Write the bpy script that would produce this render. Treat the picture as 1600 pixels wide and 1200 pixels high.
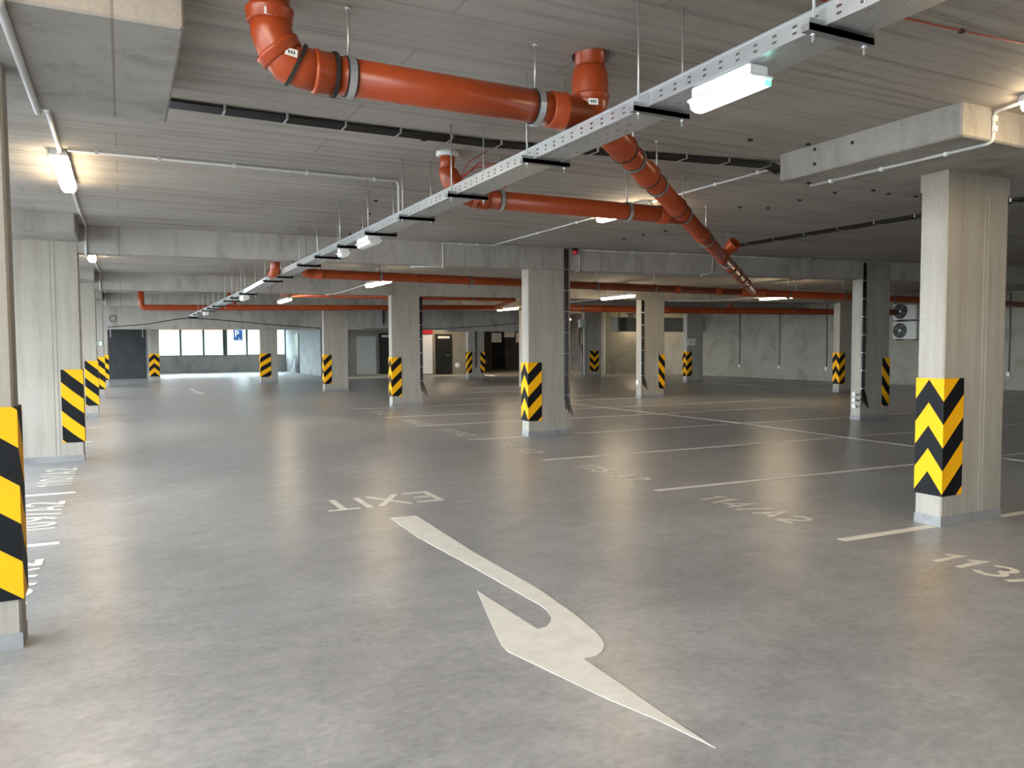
import bpy, math, random
from mathutils import Vector, Matrix
random.seed(7)
for o in list(bpy.data.objects): bpy.data.objects.remove(o, do_unlink=True)
scene = bpy.context.scene
C = scene.collection

# ------------------------------------------------------------------ camera
cam_d = bpy.data.cameras.new('camera'); cam = bpy.data.objects.new('camera', cam_d); C.objects.link(cam)
cam_d.sensor_width = 36; cam_d.lens = 36*1205.4/1600; cam_d.clip_start = .05; cam_d.clip_end = 400
RV = Vector((0.89273872, -0.45054244, -0.00539307)); UV_ = Vector((0.02758374, 0.0427018, 0.99870701)); FV = Vector((0.4497296, 0.89173318, -0.0505492))
M = Matrix((RV, UV_, -FV)).transposed().to_4x4(); M.translation = Vector((0, 0, 1.55))
cam.matrix_world = M
scene.camera = cam

# ------------------------------------------------------------------ world, exposure
SKY = 18.5; LAMP = 40.0
w = bpy.data.worlds.new('overcast_sky'); scene.world = w; w.use_nodes = True
bg = w.node_tree.nodes['Background']; bg.inputs[0].default_value = (0.80, 0.91, 1.0, 1); bg.inputs[1].default_value = SKY
scene.view_settings.view_transform = 'Standard'; scene.view_settings.look = 'None'
scene.view_settings.gamma = 1; scene.view_settings.use_curve_mapping = False
scene.view_settings.exposure = 0.40

# ------------------------------------------------------------------ materials
MATS = {}
def nd(nt, t, **kw):
    n = nt.nodes.new(t)
    for k, v in kw.items(): setattr(n, k, v)
    return n
def plain(name, col, rough=.5, metal=0, spec=.5, emit=None, es=0, coat=0):
    m = bpy.data.materials.new(name); m.use_nodes = True; b = m.node_tree.nodes['Principled BSDF']
    b.inputs['Base Color'].default_value = (*col, 1); b.inputs['Roughness'].default_value = rough; b.inputs['Metallic'].default_value = metal
    b.inputs['Specular IOR Level'].default_value = spec; b.inputs['Coat Weight'].default_value = coat
    if emit: b.inputs['Emission Color'].default_value = (*emit, 1); b.inputs['Emission Strength'].default_value = es
    # fine procedural variation of the surface
    nt = m.node_tree; g = nd(nt, 'ShaderNodeNewGeometry'); n = nd(nt, 'ShaderNodeTexNoise'); n.inputs['Scale'].default_value = 9; n.inputs['Detail'].default_value = 4
    nt.links.new(g.outputs['Position'], n.inputs['Vector'])
    mr = nd(nt, 'ShaderNodeMapRange'); mr.inputs[3].default_value = max(rough-.06, .02); mr.inputs[4].default_value = min(rough+.06, 1)
    nt.links.new(n.outputs[0], mr.inputs[0]); nt.links.new(mr.outputs[0], b.inputs['Roughness'])
    MATS[name] = m; return m
def ramp(nt, src, stops):
    r = nd(nt, 'ShaderNodeValToRGB'); e = r.color_ramp.elements
    while len(e) < len(stops): e.new(.5)
    for el, (p, c) in zip(e, stops): el.position = p; el.color = (*c, 1) if len(c) == 3 else c
    nt.links.new(src, r.inputs[0]); return r.outputs[0]
def mixc(nt, a, b, fac, mode='MIX'):
    n = nd(nt, 'ShaderNodeMix', data_type='RGBA', blend_type=mode)
    for s, v in ((n.inputs[0], fac), (n.inputs[6], a), (n.inputs[7], b)):
        if hasattr(v, 'is_output'): nt.links.new(v, s)
        elif isinstance(v, (int, float)): s.default_value = v
        else: s.default_value = (*v, 1)
    return n.outputs[2]
def noise(nt, scale=(1, 1, 1), sc=1., detail=5, rough=.55, vec=None, dist=0):
    mp = nd(nt, 'ShaderNodeMapping'); mp.inputs['Scale'].default_value = scale
    if vec is None:
        g = nd(nt, 'ShaderNodeNewGeometry'); vec = g.outputs['Position']
    nt.links.new(vec, mp.inputs[0])
    n = nd(nt, 'ShaderNodeTexNoise'); n.inputs['Scale'].default_value = sc; n.inputs['Detail'].default_value = detail; n.inputs['Roughness'].default_value = rough; n.inputs['Distortion'].default_value = dist
    nt.links.new(mp.outputs[0], n.inputs['Vector']); return n.outputs[0]
def concrete(name, c0, c1, grain, gs, stain=(.20, .15, .10), stain_amt=.35, joints=None, bump=.15, rough=.8, pale=None, gc=.62):
    m = bpy.data.materials.new(name); m.use_nodes = True; nt = m.node_tree; b = nt.nodes['Principled BSDF']
    big = noise(nt, (1, 1, 1), .55, 6, .6)
    col = ramp(nt, big, [(.3, c0), (.7, c1)])
    gr = noise(nt, grain, gs, 6, .65, dist=.4)
    gcol = ramp(nt, gr, [(.28, (gc, gc*.97, gc*.94)), (.5, (1, 1, 1)), (.75, (1.14, 1.14, 1.14))])
    col = mixc(nt, col, gcol, .85, 'MULTIPLY')
    st = noise(nt, (grain[0]*.5, grain[1]*.5, grain[2]*.5), gs*.6, 8, .75, dist=.8)
    sf = ramp(nt, st, [(.60, (0, 0, 0)), (.74, (stain_amt,)*3)])
    col = mixc(nt, col, stain, sf)
    fine = noise(nt, (1, 1, 1), 38, 4, .7)
    fcol = ramp(nt, fine, [(.25, (.86, .86, .86)), (.6, (1.03, 1.03, 1.03))])
    col = mixc(nt, col, fcol, .7, 'MULTIPLY')
    if pale:
        pn = noise(nt, (1, 1, 1), .35, 3, .5); pf = ramp(nt, pn, [(.56, (0, 0, 0)), (.66, (.35, .35, .35))]); col = mixc(nt, col, pale, pf)
    h = gr
    if joints:
        g = nd(nt, 'ShaderNodeNewGeometry'); mp = nd(nt, 'ShaderNodeMapping'); nt.links.new(g.outputs['Position'], mp.inputs[0])
        mp.inputs['Rotation'].default_value = joints.get('rot', (0, 0, 0)); mp.inputs['Location'].default_value = joints.get('loc', (0, 0, 0))
        br = nd(nt, 'ShaderNodeTexBrick'); br.inputs['Scale'].default_value = 1; br.inputs['Brick Width'].default_value = joints['w']; br.inputs['Row Height'].default_value = joints['h']
        br.inputs['Mortar Size'].default_value = joints.get('m', .006); br.inputs['Mortar Smooth'].default_value = .3; br.offset = joints.get('off', .37)
        br.inputs['Color1'].default_value = (1, 1, 1, 1); br.inputs['Color2'].default_value = (.88, .88, .89, 1); br.inputs['Mortar'].default_value = (.52, .48, .44, 1)
        nt.links.new(mp.outputs[0], br.inputs[0])
        col = mixc(nt, col, br.outputs['Color'], joints.get('f', .8), 'MULTIPLY')
    nt.links.new(col, b.inputs['Base Color'])
    b.inputs['Roughness'].default_value = rough; b.inputs['Specular IOR Level'].default_value = .3
    bp = nd(nt, 'ShaderNodeBump'); bp.inputs['Strength'].default_value = bump; bp.inputs['Distance'].default_value = .02
    nt.links.new(h, bp.inputs['Height']); nt.links.new(bp.outputs[0], b.inputs['Normal'])
    MATS[name] = m; return m

concrete('ceiling', (.36, .328, .29), (.46, .428, .388), (.35, 9, 1), 1.3, stain_amt=.5, joints=dict(w=2.4, h=.52, m=.006, f=.6), bump=.3, gc=.55, pale=(.55, .535, .51))
concrete('beam', (.34, .32, .285), (.42, .395, .36), (1.5, 1.5, .5), 2.2, stain_amt=.25, joints=dict(w=2.5, h=9, m=.008, rot=(math.pi/2, 0, 0), f=.7), bump=.12)
concrete('column', (.335, .305, .26), (.42, .39, .34), (6, 6, .35), 1.6, stain=(.27, .20, .12), stain_amt=.35, bump=.08, gc=.84)
concrete('back_wall', (.26, .25, .23), (.33, .32, .29), (1, 1, .6), 1.6, stain_amt=.3, bump=.1)
concrete('block_wall', (.20, .19, .17), (.27, .25, .22), (1, 1, 1), 2, joints=dict(w=.5, h=.25, m=.012, rot=(math.pi/2, 0, 0), off=.5), bump=.2)
concrete('dark_wall', (.04, .04, .04), (.05, .05, .049), (1, 1, 1), 2, joints=dict(w=.5, h=.25, m=.008, rot=(math.pi/2, 0, 0), off=.5), stain_amt=.1)
concrete('render_wall', (.30, .285, .235), (.34, .32, .265), (1, 1, 1), 1.2, stain_amt=.05, bump=.04)
concrete('grey_wall', (.24, .26, .26), (.28, .30, .30), (1, 1, 1), 1.2, stain_amt=.05, bump=.04)
concrete('base_paint', (.25, .255, .26), (.30, .305, .31), (1, 1, 1), 3, stain_amt=.1, bump=.05, rough=.5)

# polished floor
m = bpy.data.materials.new('floor'); m.use_nodes = True; nt = m.node_tree; b = nt.nodes['Principled BSDF']
n1 = noise(nt, (.8, 1, 1), .9, 6, .6, dist=.2); n2 = noise(nt, (.7, 1.0, 1), 5, 8, .68, dist=.25); n3 = noise(nt, (.8, 1, 1), 24, 6, .65, dist=.2); n4 = noise(nt, (1, 1, 1), 130, 3, .6)
col = ramp(nt, n1, [(.25, (.265, .263, .264)), (.75, (.42, .417, .415))])
col = mixc(nt, col, ramp(nt, n2, [(.2, (.70, .70, .71)), (.8, (1.3, 1.295, 1.29))]), .85, 'MULTIPLY')
col = mixc(nt, col, ramp(nt, n3, [(.2, (.72, .72, .72)), (.8, (1.28, 1.28, 1.28))]), .85, 'MULTIPLY')
nt.links.new(col, b.inputs['Base Color'])
rr = nd(nt, 'ShaderNodeMapRange'); rr.inputs[1].default_value = .3; rr.inputs[2].default_value = .7; rr.inputs[3].default_value = .28; rr.inputs[4].default_value = .35
nt.links.new(n1, rr.inputs[0]); nt.links.new(rr.outputs[0], b.inputs['Roughness']); b.inputs['Specular IOR Level'].default_value = .5
bp = nd(nt, 'ShaderNodeBump'); bp.inputs['Strength'].default_value = .06; bp.inputs['Distance'].default_value = .004
nt.links.new(n4, bp.inputs['Height']); nt.links.new(bp.outputs[0], b.inputs['Normal'])
MATS['floor'] = m
# road paint, slightly worn
m = bpy.data.materials.new('road_paint'); m.use_nodes = True; nt = m.node_tree; b = nt.nodes['Principled BSDF']
n1 = noise(nt, (1, 1, 1), 7, 8, .7); nt.links.new(ramp(nt, n1, [(.3, (.72, .69, .62)), (.6, (.84, .81, .74))]), b.inputs['Base Color']); b.inputs['Roughness'].default_value = .5
MATS['road_paint'] = m
# black / yellow foam guard, stripes run along the UV map
m = bpy.data.materials.new('chevron_foam'); m.use_nodes = True; nt = m.node_tree; b = nt.nodes['Principled BSDF']
uv = nd(nt, 'ShaderNodeUVMap'); sx = nd(nt, 'ShaderNodeSeparateXYZ'); nt.links.new(uv.outputs[0], sx.inputs[0])
fr = nd(nt, 'ShaderNodeMath', operation='FRACT'); nt.links.new(sx.outputs[0], fr.inputs[0])
lt = nd(nt, 'ShaderNodeMath', operation='LESS_THAN'); lt.inputs[1].default_value = .5; nt.links.new(fr.outputs[0], lt.inputs[0])
nt.links.new(mixc(nt, (.90, .43, .006), (.007, .0075, .009), lt.outputs[0]), b.inputs['Base Color']); b.inputs['Roughness'].default_value = .6; b.inputs['Specular IOR Level'].default_value = .18
MATS['chevron_foam'] = m
# clear glass without refraction
m = bpy.data.materials.new('pane_glass'); m.use_nodes = True; nt = m.node_tree; nt.nodes.remove(nt.nodes['Principled BSDF'])
tr = nd(nt, 'ShaderNodeBsdfTransparent'); tr.inputs[0].default_value = (.92, .97, .96, 1); gl = nd(nt, 'ShaderNodeBsdfGlossy'); gl.inputs['Roughness'].default_value = .02
mx = nd(nt, 'ShaderNodeMixShader'); mx.inputs[0].default_value = .06; nt.links.new(tr.outputs[0], mx.inputs[1]); nt.links.new(gl.outputs[0], mx.inputs[2]); nt.links.new(mx.outputs[0], nt.nodes['Material Output'].inputs[0])
MATS['pane_glass'] = m
# drain pipe plastic with a little dust
m = bpy.data.materials.new('orange_pvc'); m.use_nodes = True; nt = m.node_tree; b = nt.nodes['Principled BSDF']
n1 = noise(nt, (1, 1, 1), 2.2, 6, .6); nt.links.new(ramp(nt, n1, [(.35, (.32, .045, .008)), (.7, (.39, .064, .014))]), b.inputs['Base Color'])
n2 = noise(nt, (1, 1, 1), 6, 5, .6); mr = nd(nt, 'ShaderNodeMapRange'); mr.inputs[3].default_value = .2; mr.inputs[4].default_value = .42; nt.links.new(n2, mr.inputs[0]); nt.links.new(mr.outputs[0], b.inputs['Roughness'])
MATS['orange_pvc'] = m
plain('galvanised', (.62, .65, .68), .34, .85); plain('steel_rod', (.50, .50, .48), .4, .7); plain('dark_steel', (.27, .275, .28), .45, .6)
plain('rubber', (.015, .015, .015), .6); plain('black_cable', (.010, .010, .011), .45); plain('grey_conduit', (.55, .55, .54), .45); plain('white_plastic', (.78, .78, .76), .4)
plain('lamp_housing', (.62, .62, .62), .4); plain('sticker', (.85, .85, .83), .5); plain('sticker_ink', (.1, .1, .1), .5)
plain('diffuser', (.9, .9, .88), .3, emit=(1.0, .78, .50), es=LAMP); plain('diffuser_cold', (.9, .95, 1), .3, emit=(.86, .97, 1.0), es=LAMP*.24); plain('green_led', (.1, .7, .4), .3, emit=(.1, .9, .5), es=2.5)
plain('unlit_cover', (.80, .80, .77), .3); plain('red_plastic', (.55, .02, .03), .3); plain('red_wire', (.35, .03, .015), .5); plain('black_plastic', (.012, .012, .012), .5)
plain('door_black', (.018, .019, .018), .4); plain('door_white', (.50, .51, .48), .4); plain('white_board', (.46, .43, .38), .6); plain('sign_white', (.85, .85, .83), .5); plain('sign_blue', (.012, .045, .16), .4); plain('sign_green', (.01, .22, .12), .4)
plain('frame_metal', (.12, .13, .13), .4, .3); plain('ac_white', (.62, .62, .58), .4); plain('ac_grille', (.05, .05, .045), .5); plain('duct_grey', (.30, .28, .24), .6, .2)
plain('paving', (.14, .135, .125), .9); plain('concrete_pale', (.55, .5, .42), .8); plain('grass', (.075, .10, .05), .9); plain('house_render', (.15, .125, .115), .8); plain('house_orange', (.15, .07, .055), .8); plain('house_glass', (.05, .06, .07), .2)
plain('cardboard', (.42, .30, .17), .8); plain('joint', (.09, .088, .085), .8)

# ------------------------------------------------------------------ mesh helpers
ORG = {}
class MB:
    def __init__(s): s.v = []; s.f = []; s.uv = []; s.smooth = []
    def poly(s, pts, faces, smooth=False):
        n = len(s.v); s.v += [tuple(p) for p in pts]
        for f in faces: s.f.append([n+i for i in f]); s.smooth.append(smooth)
        return s
    def box(s, x0, x1, y0, y1, z0, z1):
        return s.hexa([(x0, y0), (x1, y0), (x1, y1), (x0, y1)], z0, z1)
    def hexa(s, q, z0, z1):
        n = len(q); pts = [(x, y, z0) for x, y in q]+[(x, y, z1) for x, y in q]
        return s.poly(pts, [list(range(n))[::-1], list(range(n, 2*n))]+[[i, (i+1) % n, n+(i+1) % n, n+i] for i in range(n)])
    def bbox(s, x0, x1, y0, y1, z0, z1, b=.01):
        """box with chamfered vertical and horizontal edges"""
        q = [(x0+b, y0), (x1-b, y0), (x1, y0+b), (x1, y1-b), (x1-b, y1), (x0+b, y1), (x0, y1-b), (x0, y0+b)]
        qi = [(x0+2*b, y0+b), (x1-2*b, y0+b), (x1-b, y0+2*b), (x1-b, y1-2*b), (x1-2*b, y1-b), (x0+2*b, y1-b), (x0+b, y1-2*b), (x0+b, y0+2*b)]
        L = [(qi, z0), (q, z0+b), (q, z1-b), (qi, z1)]; pts = [(x, y, z) for qq, z in L for x, y in qq]; F = [list(range(8))[::-1], list(range(24, 32))]
        for k in range(3): F += [[k*8+i, k*8+(i+1) % 8, k*8+8+(i+1) % 8, k*8+8+i] for i in range(8)]
        return s.poly(pts, F)
    def tube(s, path, r, n=12, caps=True, hollow=False):
        P = [Vector(p) for p in path]; R = r if isinstance(r, (list, tuple)) else [r]*len(P)
        rings = []; prev = None
        for i, p in enumerate(P):
            if i == 0: t = P[1]-P[0]
            elif i == len(P)-1: t = P[-1]-P[-2]
            else: t = (P[i+1]-p).normalized()+(p-P[i-1]).normalized()
            t.normalize()
            if prev is None:
                a = Vector((0, 0, 1)) if abs(t.z) < .9 else Vector((1, 0, 0)); u = t.cross(a).normalized()
            else: u = (prev-t*prev.dot(t)).normalized()
            prev = u; v = t.cross(u)
            rings.append([p+R[i]*(math.cos(2*math.pi*k/n)*u+math.sin(2*math.pi*k/n)*v) for k in range(n)])
        pts = [q for rg in rings for q in rg]
        F = [[i*n+k, i*n+(k+1) % n, (i+1)*n+(k+1) % n, (i+1)*n+k] for i in range(len(P)-1) for k in range(n)]
        b0 = len(s.v); s.poly(pts, F, True)
        if caps:
            s.f.append([b0+k for k in range(n)][::-1]); s.smooth.append(False)
            s.f.append([b0+(len(P)-1)*n+k for k in range(n)]); s.smooth.append(False)
        return s
    def ring(s, c, axis, r0, r1, h, n=20):
        """flat band (annulus prism) round an axis"""
        c = Vector(c); t = Vector(axis).normalized(); a = Vector((0, 0, 1)) if abs(t.z) < .9 else Vector((1, 0, 0)); u = t.cross(a).normalized(); v = t.cross(u)
        pr = [(r0, -h/2), (r1, -h/2), (r1, h/2), (r0, h/2)]; pts = []
        for k in range(n):
            d = math.cos(2*math.pi*k/n)*u+math.sin(2*math.pi*k/n)*v
            pts += [c+d*a_+t*b_ for a_, b_ in pr]
        F = [[k*4+j, k*4+(j+1) % 4, ((k+1) % n)*4+(j+1) % 4, ((k+1) % n)*4+j] for k in range(n) for j in range(4)]
        return s.poly(pts, F, False)
    def build(s, name, mat, parent=None, uv=False, solid=0):
        org = ORG.get(parent.name, Vector()) if parent else Vector()
        me = bpy.data.meshes.new(name); me.from_pydata([tuple(Vector(p)-org) for p in s.v], [], s.f)
        me.polygons.foreach_set('use_smooth', s.smooth)
        if uv:
            L = me.uv_layers.new(name='UVMap')
            for lp in me.loops: L.data[lp.index].uv = s.uv[lp.vertex_index]
        me.update(); me.materials.append(MATS[mat])
        o = bpy.data.objects.new(name, me); C.objects.link(o); ORG[o.name] = org
        if parent: o.parent = parent
        if solid:
            md = o.modifiers.new('thickness', 'SOLIDIFY'); md.thickness = solid; md.offset = 0
        return o
def thing(name, label, cat, loc, group=None, kind=None):
    o = bpy.data.objects.new(name, None); o.empty_display_size = .1; C.objects.link(o); o.location = loc; ORG[o.name] = Vector(loc)
    if kind: o['kind'] = kind
    else: o['category'] = cat
    o['label'] = label
    if group: o['group'] = group
    return o
def tag(o, label, cat=None, group=None, kind=None):
    o['label'] = label
    if cat: o['category'] = cat
    if group: o['group'] = group
    if kind: o['kind'] = kind
    return o
def struct(o, label=None):
    o['kind'] = 'structure'
    if label: o['label'] = label
    return o
def dup(root, loc, label=None):
    r = root.copy(); C.objects.link(r); r.location = loc; ORG[r.name] = Vector(loc)
    if label: r['label'] = label
    for ch in list(root.children):
        c = ch.copy(); C.objects.link(c); c.parent = r
        for g in list(ch.children):
            d = g.copy(); C.objects.link(d); d.parent = c
    return r
def text_mesh(body, name, mat, parent, fit, origin, xdir, ydir, thick=.0015):
    """flat lettering: fit=(length,height) along xdir / ydir from origin"""
    cu = bpy.data.curves.new(name, 'FONT'); cu.body = body; cu.resolution_u = 4
    to = bpy.data.objects.new(name+'_tmp', cu); C.objects.link(to); bpy.context.view_layer.update()
    me0 = to.evaluated_get(bpy.context.evaluated_depsgraph_get()).to_mesh()
    V = [v.co.copy() for v in me0.vertices]; Fs = [list(p.vertices) for p in me0.polygons]
    bpy.data.objects.remove(to, do_unlink=True)
    x0, x1 = min(v.x for v in V), max(v.x for v in V); y0, y1 = min(v.y for v in V), max(v.y for v in V)
    X = Vector(xdir); Y = Vector(ydir); O = Vector(origin); N = X.cross(Y).normalized()
    P = [O+X*((v.x-x0)/(x1-x0)*fit[0])+Y*((v.y-y0)/(y1-y0)*fit[1])+N*thick for v in V]
    return MB().poly(P, Fs).build(name, mat, parent)

def arcp(cx, cy, rx, ry, a0, a1, n=10): return [(cx+rx*math.cos(math.radians(a0+(a1-a0)*i/n)), cy+ry*math.sin(math.radians(a0+(a1-a0)*i/n))) for i in range(n+1)]
GLYPH = {'1': (.34, [[(.04, .74), (.26, .94), (.26, 0)]]), '0': (.6, [arcp(.3, .5, .24, .44, 0, 360, 20)]), '2': (.6, [arcp(.3, .68, .24, .26, 170, -40)+[(.07, .06)], [(.03, .06), (.58, .06)]]),
    '3': (.6, [arcp(.29, .72, .22, .22, 160, -80), arcp(.29, .28, .25, .23, 80, -160)]), '4': (.62, [[(.46, 0), (.46, .98), (.05, .30), (.62, .30)]]), '5': (.6, [[(.54, .94), (.12, .94), (.09, .55)]+arcp(.29, .32, .25, .27, 110, -150)]),
    '6': (.6, [arcp(.3, .29, .24, .23, 0, 360, 18), [(.07, .33), (.16, .66), (.44, .96)]]), '7': (.56, [[(.03, .94), (.52, .94), (.2, 0)]]), '8': (.6, [arcp(.3, .73, .2, .21, 0, 360, 16), arcp(.3, .28, .24, .23, 0, 360, 16)]),
    '9': (.6, [arcp(.3, .71, .24, .23, 0, 360, 18), [(.53, .67), (.44, .34), (.16, .04)]]), '/': (.42, [[(.02, -.04), (.40, 1.02)]]), 'A': (.66, [[(.04, 0), (.33, .98), (.62, 0)], [(.15, .30), (.51, .30)]]),
    'E': (.56, [[(.55, .94), (.07, .94), (.07, .06), (.55, .06)], [(.12, .5), (.46, .5)]]), 'X': (.66, [[(.03, 0), (.63, 1)], [(.03, 1), (.63, 0)]]), 'I': (.16, [[(.08, 0), (.08, 1)]]), 'T': (.6, [[(0, .94), (.6, .94)], [(.3, .90), (.3, 0)]])}
def stroke_text(body, name, mat, parent, fit, origin, xdir, ydir, wt=.16, gap=.16):
    X = Vector(xdir); Y = Vector(ydir); O = Vector(origin); total = sum(GLYPH[c][0] for c in body)+gap*(len(body)-1); kx = fit[0]/total; ky = fit[1]; cur = 0; mb = MB(); lev = 0
    for ch in body:
        wd, strokes = GLYPH[ch]
        for st in strokes:
            P = [Vector(p) for p in st]; lf = []; rg = []; closed = (P[0]-P[-1]).length < 1e-4
            for i, p in enumerate(P):
                d0 = (p-P[i-1]).normalized() if i > 0 else None; d1 = (P[i+1]-p).normalized() if i < len(P)-1 else None
                if closed and i == 0: d0 = (P[0]-P[-2]).normalized()
                if closed and i == len(P)-1: d1 = (P[1]-P[0]).normalized()
                d = ((d0 or d1)+(d1 or d0)).normalized(); n = Vector((-d.y, d.x)); k = wt/2/max(.45, abs(n.dot(Vector((-(d1 or d0).y, (d1 or d0).x)))))
                lf.append(p+n*k); rg.append(p-n*k)
            lev = (lev+1) % 4; pts = [O+X*((cur+q.x)*kx)+Y*(q.y*ky)+Vector((0, 0, .0016+.0002*lev)) for q in lf+rg]; m_ = len(P)
            mb.poly(pts, [[i, m_+i, m_+i+1, i+1] for i in range(m_-1)])
        cur += wd+gap
    return mb.build(name, mat, parent)

# ------------------------------------------------------------------ floor, ceiling, beams
ZC = 3.2; X0, X1, Y0, Y1 = -6.4, 25.8, -9.0, 49.0; DY = 7.3725
ROWS = [(-6.4, 5.10), (-.5, 4.63), (6.1, 4.11), (6.93, 4.11), (13.23, 3.29), (14.06, 3.29), (20.2, 2.36), (21.03, 2.36), (25.8, 1.6)]
def rowy(x, k):
    for (a, ya), (b_, yb) in zip(ROWS, ROWS[1:]):
        if x <= b_: return ya+(yb-ya)*(x-a)/(b_-a)+k*DY
floor = struct(MB().box(X0, X1+.2, Y0, Y1+.2, -.25, 0).build('floor', 'floor'), 'grey polished concrete garage floor')
cs = MB(); hx0, hx1, hy0, hy1 = 2.2, 2.8, 3.5, 4.1; hcx, hcy, hr = 2.46, 3.82, .125     # slab with the round core hole of the drain riser
for a_, b_, c_, d_ in ((X0-.2, X1+.2, Y0-.2, hy0), (X0-.2, X1+.2, hy1, Y1+.2), (X0-.2, hx0, hy0, hy1), (hx1, X1+.2, hy0, hy1)): cs.box(a_, b_, c_, d_, ZC, ZC+.3)
N_ = 32; ci = [(hcx+hr*math.cos(2*math.pi*i/N_), hcy+hr*math.sin(2*math.pi*i/N_)) for i in range(N_)]; sq = []
for x, y in ci:
    dx, dy = x-hcx, y-hcy; k = min(((hx1 if dx > 0 else hx0)-hcx)/dx if abs(dx) > 1e-6 else 9e9, ((hy1 if dy > 0 else hy0)-hcy)/dy if abs(dy) > 1e-6 else 9e9); sq.append((hcx+dx*k, hcy+dy*k))
P_ = [(x, y, ZC) for x, y in ci]+[(x, y, ZC) for x, y in sq]+[(x, y, ZC+.28) for x, y in ci]
cs.poly(P_, [[i, (i+1) % N_, N_+(i+1) % N_, N_+i] for i in range(N_)]+[[i, 2*N_+i, 2*N_+(i+1) % N_, (i+1) % N_] for i in range(N_)]+[[2*N_+i for i in range(N_)]])
for cx_, cy_ in ((hx0, hy0), (hx1, hy0), (hx1, hy1), (hx0, hy1)):     # corner slivers of the square
    q = sorted(range(N_), key=lambda i: (sq[i][0]-cx_)**2+(sq[i][1]-cy_)**2)[:2]; cs.poly([(*sq[q[0]], ZC), (cx_, cy_, ZC), (*sq[q[1]], ZC)], [[0, 1, 2]])
cs.box(hx0, hx1, hy0, hy1, ZC+.281, ZC+.3)
ceiling = struct(cs.build('ceiling', 'ceiling'), 'board marked concrete ceiling slab')
def beam(xs, k, z0=2.82, dep=.24, name='beam'):
    e = .012; pts = []; n = len(xs)
    for x in xs:
        y = rowy(x, k); pts += [(x, y, ZC), (x, y, z0+e), (x, y+e, z0), (x, y+dep-e, z0), (x, y+dep, z0+e), (x, y+dep, ZC)]
    F = [[0, 1, 2, 3, 4, 5], [6*(n-1)+i for i in (5, 4, 3, 2, 1, 0)]]
    for j in range(n-1): F += [[6*j+i, 6*j+6+i, 6*j+6+(i+1) % 6, 6*j+(i+1) % 6] for i in range(6)]
    MB().poly(pts, F).build(name, 'beam', ceiling)
for k in (1, 2, 3):
    beam([-.5, 6.1, 6.93, 13.23, 14.06, 20.2, 21.03, 25.8], k); beam([-6.4, -2.0], k)
beam([-6.4, -.5, 6.1, 6.93, 13.23], 4, 2.25, .3, 'deep_beam'); beam([13.23, 14.06, 17.9], 4, 2.18, .3, 'deep_beam')
def panel(x0, x1, y0, y1, z0): MB().bbox(x0, x1, y0, y1, z0, ZC+.012, .012).build('drop_panel', 'beam', ceiling)
panel(5.19, 7.85, 3.41, 5.06, 2.97); panel(-2.1, .29, 3.81, 5.45, 2.97)
for k in (1, 2, 3): panel(-2.0, -.48, 3.62+k*DY, 5.2+k*DY, 2.97)
for (x0, x1, y0, y1) in ((8.2, 9.2, 22.4, 23.4), (3.1, 4.7, 20.3, 21.3)): panel(x0, x1, y0, y1, 2.95)

# painted markings are part of the floor
def mark(name, pts, label):
    o = MB().hexa(pts, .0002, .0022).build(name, 'road_paint', floor); o['label'] = label
def line(x0, y0, x1, y1, wd, label):
    d = Vector((x1-x0, y1-y0)).normalized(); n = Vector((-d.y, d.x))*wd/2
    mark('parking_line', [(x0-n.x, y0-n.y), (x1-n.x, y1-n.y), (x1+n.x, y1+n.y), (x0+n.x, y0+n.y)], label)
SK = -.035
yl = [4.20, 6.56, 9.04, 11.55, 14.03, 16.05, 18.6]
for i, y in enumerate(yl):
    if i in (0, 3):
        xa, xb = 5.02, 6.09; line(xa, y, xb, y+SK*1.05, .085, 'white bay line running up to a column base')
        line(6.96, y+SK*2, 10.4, y+SK*5.3, .075, 'white bay line behind a column')
    else: line(5.02, y, 10.4, y+SK*5.3, .08, 'white line between two parking bays')
    line(10.5, y-.19, 15.4, y-.36, .06, 'white bay line in the back row of bays')
line(10.35, 3.2, 10.75, 11.5, .06, 'long white line closing the bays at the back'); line(10.75, 11.5, 10.4, 19.0, .06, 'long white line closing the bays at the back')
for y in (20.5, 23.2, 25.8): line(8.5, y, 13.2, y-.3, .06, 'white line between far parking bays')
for y in (13.6, 16.2, 18.8, 21.4, 24.0): line(20.9, y, 25.3, y-.2, .06, 'white bay line along the far side wall')
line(20.7, 12, 20.9, 26.5, .06, 'long white line before the side wall bays')
for y in (9.42, 7.03, 14.4, 16.8): line(-4.9, y+.15, -.49, y, .085, 'white bay line beside the striped side columns')
arrow = [(2.11, 6.64), (2.35, 6.61), (2.31, 5.23), (2.32, 4.24), (2.28, 3.73), (2.24, 3.46), (2.21, 3.35), (2.18, 3.28), (2.12, 3.21), (2.06, 3.18), (1.99, 3.18), (1.99, 2.86), (1.985, 2.55), (1.99, 2.23), (1.93, 2.51), (1.85, 2.77), (1.70, 3.43), (1.71, 3.53), (1.82, 3.92), (1.96, 4.39), (1.98, 3.63), (2.04, 3.64), (2.1, 3.7), (2.14, 3.76), (2.17, 3.86), (2.18, 3.95), (2.145, 4.91), (2.09, 5.86)]
mark('direction_arrow', arrow[::-1], 'large white bent arrow painted on the floor')
mark('direction_arrow', [(2.15, 30.8), (2.28, 30.8), (2.30, 28.4), (2.42, 28.4), (2.3, 26.6), (2.06, 28.4), (2.18, 28.4)][::-1], 'white arrow painted far down the aisle')
stroke_text('EXIT', 'exit_lettering', 'road_paint', floor, (1.17, .53), (2.85, 7.68, .0005), (-1, 0, 0), (0, -1, 0), .13, .10)['label'] = 'white EXIT lettering painted before the bent arrow'
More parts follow.
